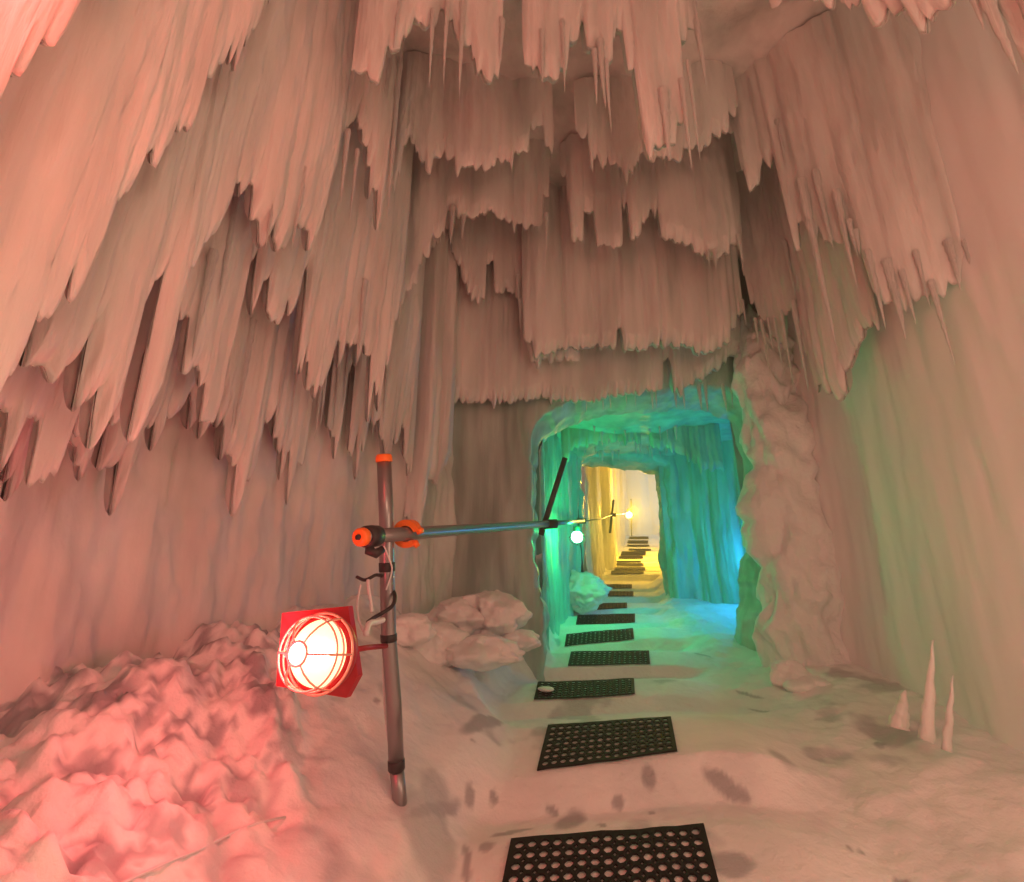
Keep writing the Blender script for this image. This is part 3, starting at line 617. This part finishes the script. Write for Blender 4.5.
# ------------------------------------------------------------------ perforated rubber mats
MAT_LABELS = ['rubber ring mat cut off by the bottom of the photo, nearest of all', 'large rubber ring mat on the second step, fully in view',
 'rubber ring mat on the third step, an ice chunk on its left corner', 'rubber ring mat on the fourth step up', 'solid-looking tilted rubber mat on the fifth step up',
 'rubber ring mat on the sixth step up, holes still visible', 'dark rubber mat on the seventh step, shifted to the left', 'dark rubber mat on the eighth step, lower of the close pair before the yellow passage',
 'dark rubber mat on the ninth step, upper of the close pair before the yellow passage', 'lowest mat of the yellow-lit upper stairs', 'second mat up on the yellow-lit upper stairs', 'third mat up on the yellow-lit upper stairs',
 'fourth mat up on the yellow-lit upper stairs', 'fifth mat up on the yellow-lit upper stairs', 'sixth mat up on the yellow-lit upper stairs, thickest dark band', 'seventh mat up on the yellow-lit upper stairs, shifted right',
 'eighth mat up on the yellow-lit upper stairs, thin as a line', 'second mat from the top of the yellow-lit upper stairs', 'topmost mat of the yellow-lit upper stairs']
def ring_mat(k, nx, ny, hole=0.36):
    c, Yf, Yb = MC[k]; V = []; F = []; T = 0.008
    idx = {}
    def P2(a, b):      # a,b in 0..1 over the mat
        p = (c[0].lerp(c[1], a)).lerp(c[2].lerp(c[3], a), b); return p.x, p.y
    def put(a, b, top):
        key = (round(a, 5), round(b, 5), top)
        if key not in idx:
            x, y = P2(a, b); idx[key] = len(V); V.append([x, y, 0.0, T if top else 0.0])
        return idx[key]
    mx = 0.018; my = 0.03; cw = (1-2*mx)/nx; ch = (1-2*my)/ny; q = 0.20
    for i in range(nx):
        for j in range(ny):
            a0, b0 = mx+i*cw, my+j*ch
            cl = lambda on: 0.001 if on else q
            bl, br_, tr, tl = cl(i == 0 or j == 0), cl(i == nx-1 or j == 0), cl(i == nx-1 or j == ny-1), cl(i == 0 or j == ny-1)
            out = [(bl, 0), (1-br_, 0), (1, br_), (1, 1-tr), (1-tr, 1), (tl, 1), (0, 1-tl), (0, bl)]
            inn = [(0.5+hole*math.cos(t), 0.5+hole*math.sin(t)) for t in [math.radians(-112.5+45*m_) for m_ in range(8)]]
            O = [(a0+x*cw, b0+y*ch) for x, y in out]; I = [(a0+x*cw, b0+y*ch) for x, y in inn]
            for m_ in range(8):
                n_ = (m_+1) % 8
                ot, on = put(*O[m_], 1), put(*O[n_], 1); it, in_ = put(*I[m_], 1), put(*I[n_], 1)
                if ot != on: F.append((ot, on, in_, it))
                ib, inb = put(*I[m_], 0), put(*I[n_], 0); F.append((it, in_, inb, ib))
                if m_ % 2 == 1 and q > 0.05: ob, onb = put(*O[m_], 0), put(*O[n_], 0); F.append((on, ot, ob, onb))
    # solid rim around the cells
    def strip(pts_in, pts_out):
        for (a, b), (c_, d_) in zip(zip(pts_in, pts_in[1:]), zip(pts_out, pts_out[1:])):
            F.append((put(*a, 1), put(*b, 1), put(*d_, 1), put(*c_, 1))); F.append((put(*c_, 1), put(*d_, 1), put(*d_, 0), put(*c_, 0)))
    xs = [mx+i*cw for i in range(nx+1)]; ysl = [my+j*ch for j in range(ny+1)]
    xo = [0]+xs[1:-1]+[1]; yo = [0]+ysl[1:-1]+[1]
    strip([(x, my) for x in xs], [(x, 0) for x in xo]); strip([(x, 1-my) for x in xs][::-1], [(x, 1) for x in xo][::-1])
    strip([(mx, y) for y in ysl][::-1], [(0, y) for y in yo][::-1]); strip([(1-mx, y) for y in ysl], [(1, y) for y in yo])
    A = np.array(V); z = floor_z(A[:, 0], A[:, 1])+(0.008 if k < 9 else 0.03)+A[:, 3]
    o = new_obj('rubber_mat', np.stack([A[:, 0], A[:, 1], z], -1), F, RUBBER, smooth=False)
    return tag(o, MAT_LABELS[k], 'mat')
for k in range(len(MATS)):
    ring_mat(k, *( (15, 7) if k < 5 else (13, 6, 0.28) if k < 9 else (12, 5, 0.2)))
p = MC[2][0][0].lerp(MC[2][0][2], 0.4); p.x += 0.09
tag(blob('ice_chunk', p+Vector((0, 0, 0.035)), (0.045, 0.05, 0.02), 301, amp=0.4, n=32, cellf=20), 'small ice chunk lying on the left corner of the third mat', 'ice chunk')

# ------------------------------------------------------------------ scaffold rail
# near post
base = floor_hit(400, 801); knee = at(396.5, 768, base.y-0.03); top = at(384, 460, 2.45)
post = empty('scaffold_post', base, 'upright galvanised scaffold post with orange cap, beside the red lamp', 'post')
mid = [knee.lerp(top, t) for t in (0, .2, .4, .6, .8, 1)]; mid[2].x -= 0.012; mid[3].x -= 0.008
MB().tube([base+Vector((0, 0, -0.08)), base, base.lerp(knee, 0.9)], 0.033, 20).build('foot_tube', STEEL, post)
MB().tube(mid, 0.036, 24).build('tube', STEEL, post)
ax = (top-mid[-2]).normalized(); q = ax.to_track_quat('Z', 'Y').to_matrix().to_4x4()
MB().lathe([(0.0, -0.01), (0.041, -0.01), (0.042, 0.0), (0.041, 0.018), (0.034, 0.028), (0.001, 0.03)], Matrix.Translation(top) @ q, 24).build('end_cap', ORANGE, post)
def on_post(v):
    lo, hi = 0.0, 1.0
    pts = mid
    best = None
    for a, b in zip(pts, pts[1:]):
        for t in np.linspace(0, 1, 40):
            p = a.lerp(b, float(t)); d = (p.y*CP+(p.z-ZC)*SP); vv = 441-((p.z-ZC)*CP-p.y*SP)/d*FOC
            if best is None or abs(vv-v) < best[0]: best = (abs(vv-v), p, (b-a).normalized())
    return best[1], best[2]
for v, h, lab in ((567, 0.022, 'band'), (638, 0.018, 'band'), (765, 0.022, 'band')):
    p, a = on_post(v); MB().tube([p-a*h, p-a*h*0.9, p+a*h*0.9, p+a*h], [0.0372, 0.0395, 0.0395, 0.0372], 24).build('tape_band', BLACK, post)
# long rail up the tunnel, in pipe lengths
r0 = at(362, 537, 2.22); r1 = at(549, 523.5, 5.35)
rail = empty('handrail_pipe', r0, 'long steel handrail pipe running from the near post into the green tunnel', 'handrail')
MB().tube([r0.lerp(r1, t) for t in np.linspace(0, 1, 8)], 0.034, 24).build('tube', STEEL, rail)
ax = (r1-r0).normalized(); q = ax.to_track_quat('Z', 'Y').to_matrix().to_4x4()
cap = MB().lathe([(0.012, -0.012), (0.030, -0.014), (0.040, -0.004), (0.041, 0.02), (0.036, 0.03), (0.03, 0.03)], Matrix.Translation(r0-ax*0.012) @ q, 24).build('end_cap', ORANGE, rail)
MB().lathe([(0.0, -0.03), (0.012, -0.03), (0.013, -0.012), (0.0, -0.012)], Matrix.Translation(r0-ax*0.004) @ q, 16).build('cap_hole', BLACK, cap)
pc = r0+ax*0.07
MB().lathe([(0.035, -0.045), (0.048, -0.043), (0.050, 0.0), (0.048, 0.043), (0.035, 0.045)], Matrix.Translation(pc) @ q, 24).build('tape_band', BLACK, rail)
clb = MB(); c0 = pc+Vector((0.0, -0.01, -0.035)); clb.tube([c0, c0+Vector((0.0, 0, -0.03)), c0+Vector((0.03, 0, -0.042)), c0+Vector((0.055, 0.02, -0.02))], [0.02, 0.024, 0.022, 0.016], 14).build('clamp', BLACK, rail)
# orange clamp saddle round the rail right of the post
k0 = at(403, 533, 2.6); kt = ((k0-r0).dot(ax)); kc = r0+ax*kt
cl = empty('orange_clamp', kc, 'orange plastic clamp gripping the rail right of the near post', 'clamp')
N = 30; mb = MB(); Q = Matrix.Translation(kc) @ q; path = []
for i in range(N+1):
    a = math.radians(-150+300*i/N); path.append(Q @ Vector((0.056*math.cos(a+math.radians(20)), 0.056*math.sin(a+math.radians(20)), 0.0)))
# flattened band: sweep a small section along the ring
ringv = []; ringf = []
for i, p_ in enumerate(path):
    rad = (p_-kc).normalized(); wdt = 0.036*(0.55+0.45*math.sin(math.pi*i/N)); th = 0.015
    for (sa, sb) in ((-1, -1), (1, -1), (1, 1), (-1, 1)): ringv.append(p_+ax*wdt*sa+rad*th*sb)
for i in range(N): ringf += [(i*4+j, i*4+(j+1) % 4, (i+1)*4+(j+1) % 4, (i+1)*4+j) for j in range(4)]
ringf += [(3, 2, 1, 0), (N*4, N*4+1, N*4+2, N*4+3)]
mb.v = ringv; mb.f = ringf; mb.build('clamp_ring', ORANGE, cl, smooth=False)
mb = MB(); e = path[0]; mb.tube([e, e+(e-kc).normalized()*0.03], [0.018, 0.014], 12).build('clamp_lug', ORANGE, cl)
e = path[-1]; MB().tube([e, e+(e-kc).normalized()*0.03], [0.018, 0.014], 12).build('clamp_lug', ORANGE, cl)
# further rail lengths
r2 = at(584, 521, 8.8)
o = MB().tube([r1, r1.lerp(r2, .5), r2], 0.030, 16).build('handrail_pipe', STEEL); tag(o, 'short lit handrail pipe above the green lamp', 'handrail')
r3 = at(613, 514.5, 14.2); r4 = at(629, 514, 16.8)
o = MB().tube([r2, r2.lerp(r3, .5)+Vector((0, 0, -0.04)), r3, r4], 0.014, 10).build('handrail_pipe', STEEL); tag(o, 'thin rail running up beside the yellow-lit stairs', 'handrail')
def pole(ptop, pbot, Y0, Y1, r, label, m=DARK_STEEL, coll=True):
    a = at(*ptop, Y0); b = at(*pbot, Y1); e = empty('scaffold_post', b, label, 'post')
    MB().tube([b, b.lerp(a, .5), a], r, 16).build('tube', m, e)
    return e, a, b
pe, a, b = pole((565, 458), (541, 535), 5.3, 5.36, 0.030, 'dark leaning scaffold post where the long rail meets the tunnel mouth')
mb = MB(); j = at(549, 523.5, 5.3); mb.tube([j+Vector((-0.06, -0.02, -0.012)), j+Vector((0.08, 0.02, 0.0))], [0.05, 0.05], 14).build('joint_clamp', DARK_STEEL, pe)
pe, a, b = pole((576, 498), (582, 572), 8.9, 8.9, 0.030, 'dark post holding the green lamp')
MB().tube([at(584, 521, 8.8)+Vector((-0.12, 0, 0)), at(584, 521, 8.8)+Vector((0.03, 0, 0))], 0.05, 12).build('joint_clamp', DARK_STEEL, pe)
pe, a, b = pole((613.5, 500), (610, 533), 14.2, 14.2, 0.034, 'dark post at the turn of the thin rail, left of the yellow lamp')
MB().tube([at(613, 515, 14.1)+Vector((-0.08, 0, 0)), at(613, 515, 14.1)+Vector((0.08, 0, 0))], 0.05, 12).build('joint_clamp', DARK_STEEL, pe)
pe, a, b = pole((631, 499), (631.5, 536), 16.9, 16.9, 0.02, 'thin post carrying the yellow lamp')

# ------------------------------------------------------------------ lamps
def small_lamp(px, Y, r, glow, label):
    c = at(*px, Y); e = empty('bulb_lamp', c, label, 'lamp')
    prof = [(0.001, -r)]+[(r*math.sin(t), -r*math.cos(t)) for t in np.linspace(0.25, 2.5, 12)]+[(r*0.45, r*0.95)]
    MB().lathe(prof, Matrix.Translation(c), 20).build('bulb', glow, e)
    MB().lathe([(r*0.5, r*0.9), (r*0.6, r*0.95), (r*0.6, r*1.7), (r*0.3, r*1.85)], Matrix.Translation(c), 16).build('socket', DARK_STEEL, e)
    g = MB(); g.torus(r*1.35, 0.006, Matrix.Translation(c), 20, 6)
    for k in range(4):
        a = math.pi/2*k; g.tube([c+Vector((math.cos(a)*r*1.35*math.cos(t), math.sin(a)*r*1.35*math.cos(t), -r*1.35*math.sin(t))) for t in np.linspace(0, 1.5, 7)], 0.005, 5)
    g.build('wire_cage', DARK_STEEL, e)
    return e
small_lamp((577, 537), 7.35, 0.085, GLOW_G, 'round green-glowing lamp on the left of the tunnel under the rail')
small_lamp((629, 515), 16.7, 0.11, GLOW_Y, 'small yellow-orange lamp at the top of the stairs')

# red caged bulkhead lamp
LC = at(321, 653, 2.0)
rl = empty('caged_lamp', LC, 'large round caged lamp glowing white and red beside the near post', 'lamp')
tgt = (Vector((-0.05, 0, ZC))-LC).normalized()
axis = (tgt+Vector((-0.62, -0.0, -0.02))).normalized()
QL = Matrix.Translation(LC) @ axis.to_track_quat('Z', 'Y').to_matrix().to_4x4()
# square red backing plate, slightly warped
pc = [at(282, 613, 2.10), at(348, 606, 2.16), at(358, 676, 2.18), at(346, 698, 2.18), at(276, 686, 2.10)]
pv = pc+[p+Vector((0.01, 0.03, 0)) for p in pc]; n5 = 5
M_ = PM(rl).inverted()
new_obj('back_plate', [M_ @ p for p in pv], [(4, 3, 2, 1, 0), (5, 6, 7, 8, 9)]+[(i, (i+1) % 5, 5+(i+1) % 5, 5+i) for i in range(5)], REDP, rl, False)
R = 0.127
MB().lathe([(0.04, -0.06), (R*0.8, -0.055), (R*1.02, -0.04), (R*1.08, -0.02), (R*1.08, 0.0), (R*0.98, 0.012), (R*0.9, 0.01)], QL, 40).build('housing', REDP, rl)
MB().lathe([(R*0.93, 0.0)]+[(R*0.93*math.cos(t), 0.085*math.sin(t)) for t in np.linspace(0.12, 1.5, 10)]+[(0.001, 0.086)], QL, 40).build('glass_dome', GLOW_W, rl)
for (dx, dy) in ((-0.045, 0.0), (0.05, 0.0)):
    MB().lathe([(0.001, -0.035)]+[(0.036*math.sin(t), -0.035*math.cos(t)) for t in np.linspace(0.4, 2.8, 8)]+[(0.001, 0.035)], QL @ Matrix.Translation((dx, dy, 0.072)), 20).build('bulb', GLOW_B, rl)
cg = MB()
for rr, zz, th in ((R*1.10, 0.006, 0.005), (R*1.02, 0.045, 0.004), (R*0.98, 0.075, 0.004)): cg.torus(rr, th, QL @ Matrix.Translation((0, 0, zz)), 48, 8)
cg.torus(0.040, 0.0045, QL @ Matrix.Translation((0, 0, 0.128)), 28, 8)
for k in range(6):
    a = math.pi/3*k
    pr = [(0.040, 0.128), (0.072, 0.122), (0.102, 0.104), (R*0.98, 0.075), (R*1.06, 0.04), (R*1.10, 0.0)]
    cg.tube([QL @ Vector((r_*math.cos(a), r_*math.sin(a), z_)) for r_, z_ in pr], 0.004, 8)
cg.build('wire_cage', CAGE, rl)
hb = MB(); hb.tube([QL @ Vector((-R*1.1, -0.02, 0)), QL @ Vector((-R*1.24, -0.02, 0.0)), QL @ Vector((-R*1.24, 0.07, 0)), QL @ Vector((-R*1.1, 0.07, 0))], 0.005, 8)
hb.build('latch', WHITE, rl)
# bracket holding the lamp to the post
pp, _ = on_post(645)
MB().tube([QL @ Vector((0, 0, -0.09)), (QL @ Vector((0, 0, -0.09))).lerp(pp, 0.5)+Vector((0, 0.05, 0)), pp], 0.012, 10).build('bracket_arm', REDP, rl)

# wires by the post
def wire(name, pix, r, m, label, n=4):
    P_ = [at(u, v, Y) for u, v, Y in pix]; out = []
    for i in range(len(P_)-1):
        p0, p1, p2, p3 = P_[max(i-1, 0)], P_[i], P_[i+1], P_[min(i+2, len(P_)-1)]
        for k in range(6):
            t = k/6; out.append(0.5*((2*p1)+(p2-p0)*t+(2*p0-5*p1+4*p2-p3)*t*t+(3*p1-p0-3*p2+p3)*t**3))
    out.append(P_[-1]); return tag(MB().tube(out, r, 8).build(name, m), label, 'cable')
wire('black_cable', [(357, 577, 2.5), (364, 580, 2.45), (370, 578, 2.43), (376, 575, 2.45), (382, 576, 2.5)], 0.008, BLACK, 'short black cable tie sticking out left of the post')
wire('black_cable', [(390, 587, 2.58), (395, 595, 2.52), (393, 605, 2.46), (384, 612, 2.42), (375, 617, 2.40), (368, 622, 2.3)], 0.009, BLACK, 'black cable loop curling round the right of the post')
wire('white_cable', [(368, 580, 2.42), (369, 590, 2.4), (371, 602, 2.4), (372, 612, 2.38)], 0.008, WHITE, 'thick white cable strand hanging left of the post')
wire('white_cable', [(361, 584, 2.42), (358, 600, 2.38), (358, 615, 2.32), (362, 628, 2.25), (366, 634, 2.2)], 0.005, WHITE, 'thin white cable looping down toward the red lamp')
wire('white_cable', [(384, 546, 2.38), (388, 556, 2.42), (392, 570, 2.5), (386, 590, 2.5)], 0.004, WHITE, 'thin white cable coming off the rail end onto the post')
wire('white_cable', [(366, 634, 2.2), (369, 624, 2.26), (376, 622, 2.34), (383, 620, 2.40)], 0.013, WHITE, 'bundle of white cable knotted between lamp and post')
wire('white_cable', [(384, 640, 2.58), (384, 690, 2.68), (387, 730, 2.74), (392, 765, 2.8), (394, 800, 2.88)], 0.006, WHITE, 'white cable running down the left side of the post')
# half-buried cord in the lower left
pts = []
for u, v in [(110, 900), (135, 880), (170, 866), (200, 851), (230, 836), (255, 827), (285, 820)]:
    p = floor_hit(u, v, True); pts.append((p.x, p.y, float(floor_z(np.array([p.x]), np.array([p.y]))[0])+0.004))
tag(MB().tube(pts, 0.005, 8).build('loose_rope', WHITE), 'pale cord half buried in the snow at the lower left', 'cord')

# ------------------------------------------------------------------ cold mist filling the tunnel
mist = bpy.data.materials.new('cold_mist'); mist.use_nodes = True; nt = mist.node_tree
nt.nodes.remove(nt.nodes['Principled BSDF']); vs_ = nt.nodes.new('ShaderNodeVolumeScatter')
vs_.inputs['Color'].default_value = (0.95, 0.97, 1.0, 1); vs_.inputs['Density'].default_value = 0.02; vs_.inputs['Anisotropy'].default_value = 0.2
nt.links.new(vs_.outputs[0], nt.nodes['Material Output'].inputs['Volume'])
hz = new_obj('mist', [(x, y, z) for z in (-0.5, 6.2) for x, y in ((-2.6, -2.5), (9.6, -2.5), (9.6, 25.2), (-2.6, 25.2))],
             [(3, 2, 1, 0), (4, 5, 6, 7), (0, 1, 5, 4), (1, 2, 6, 5), (2, 3, 7, 6), (3, 0, 4, 7)], mist, smooth=False)
tag(hz, 'thin cold mist hanging through the whole ice tunnel', 'mist', kind='stuff')
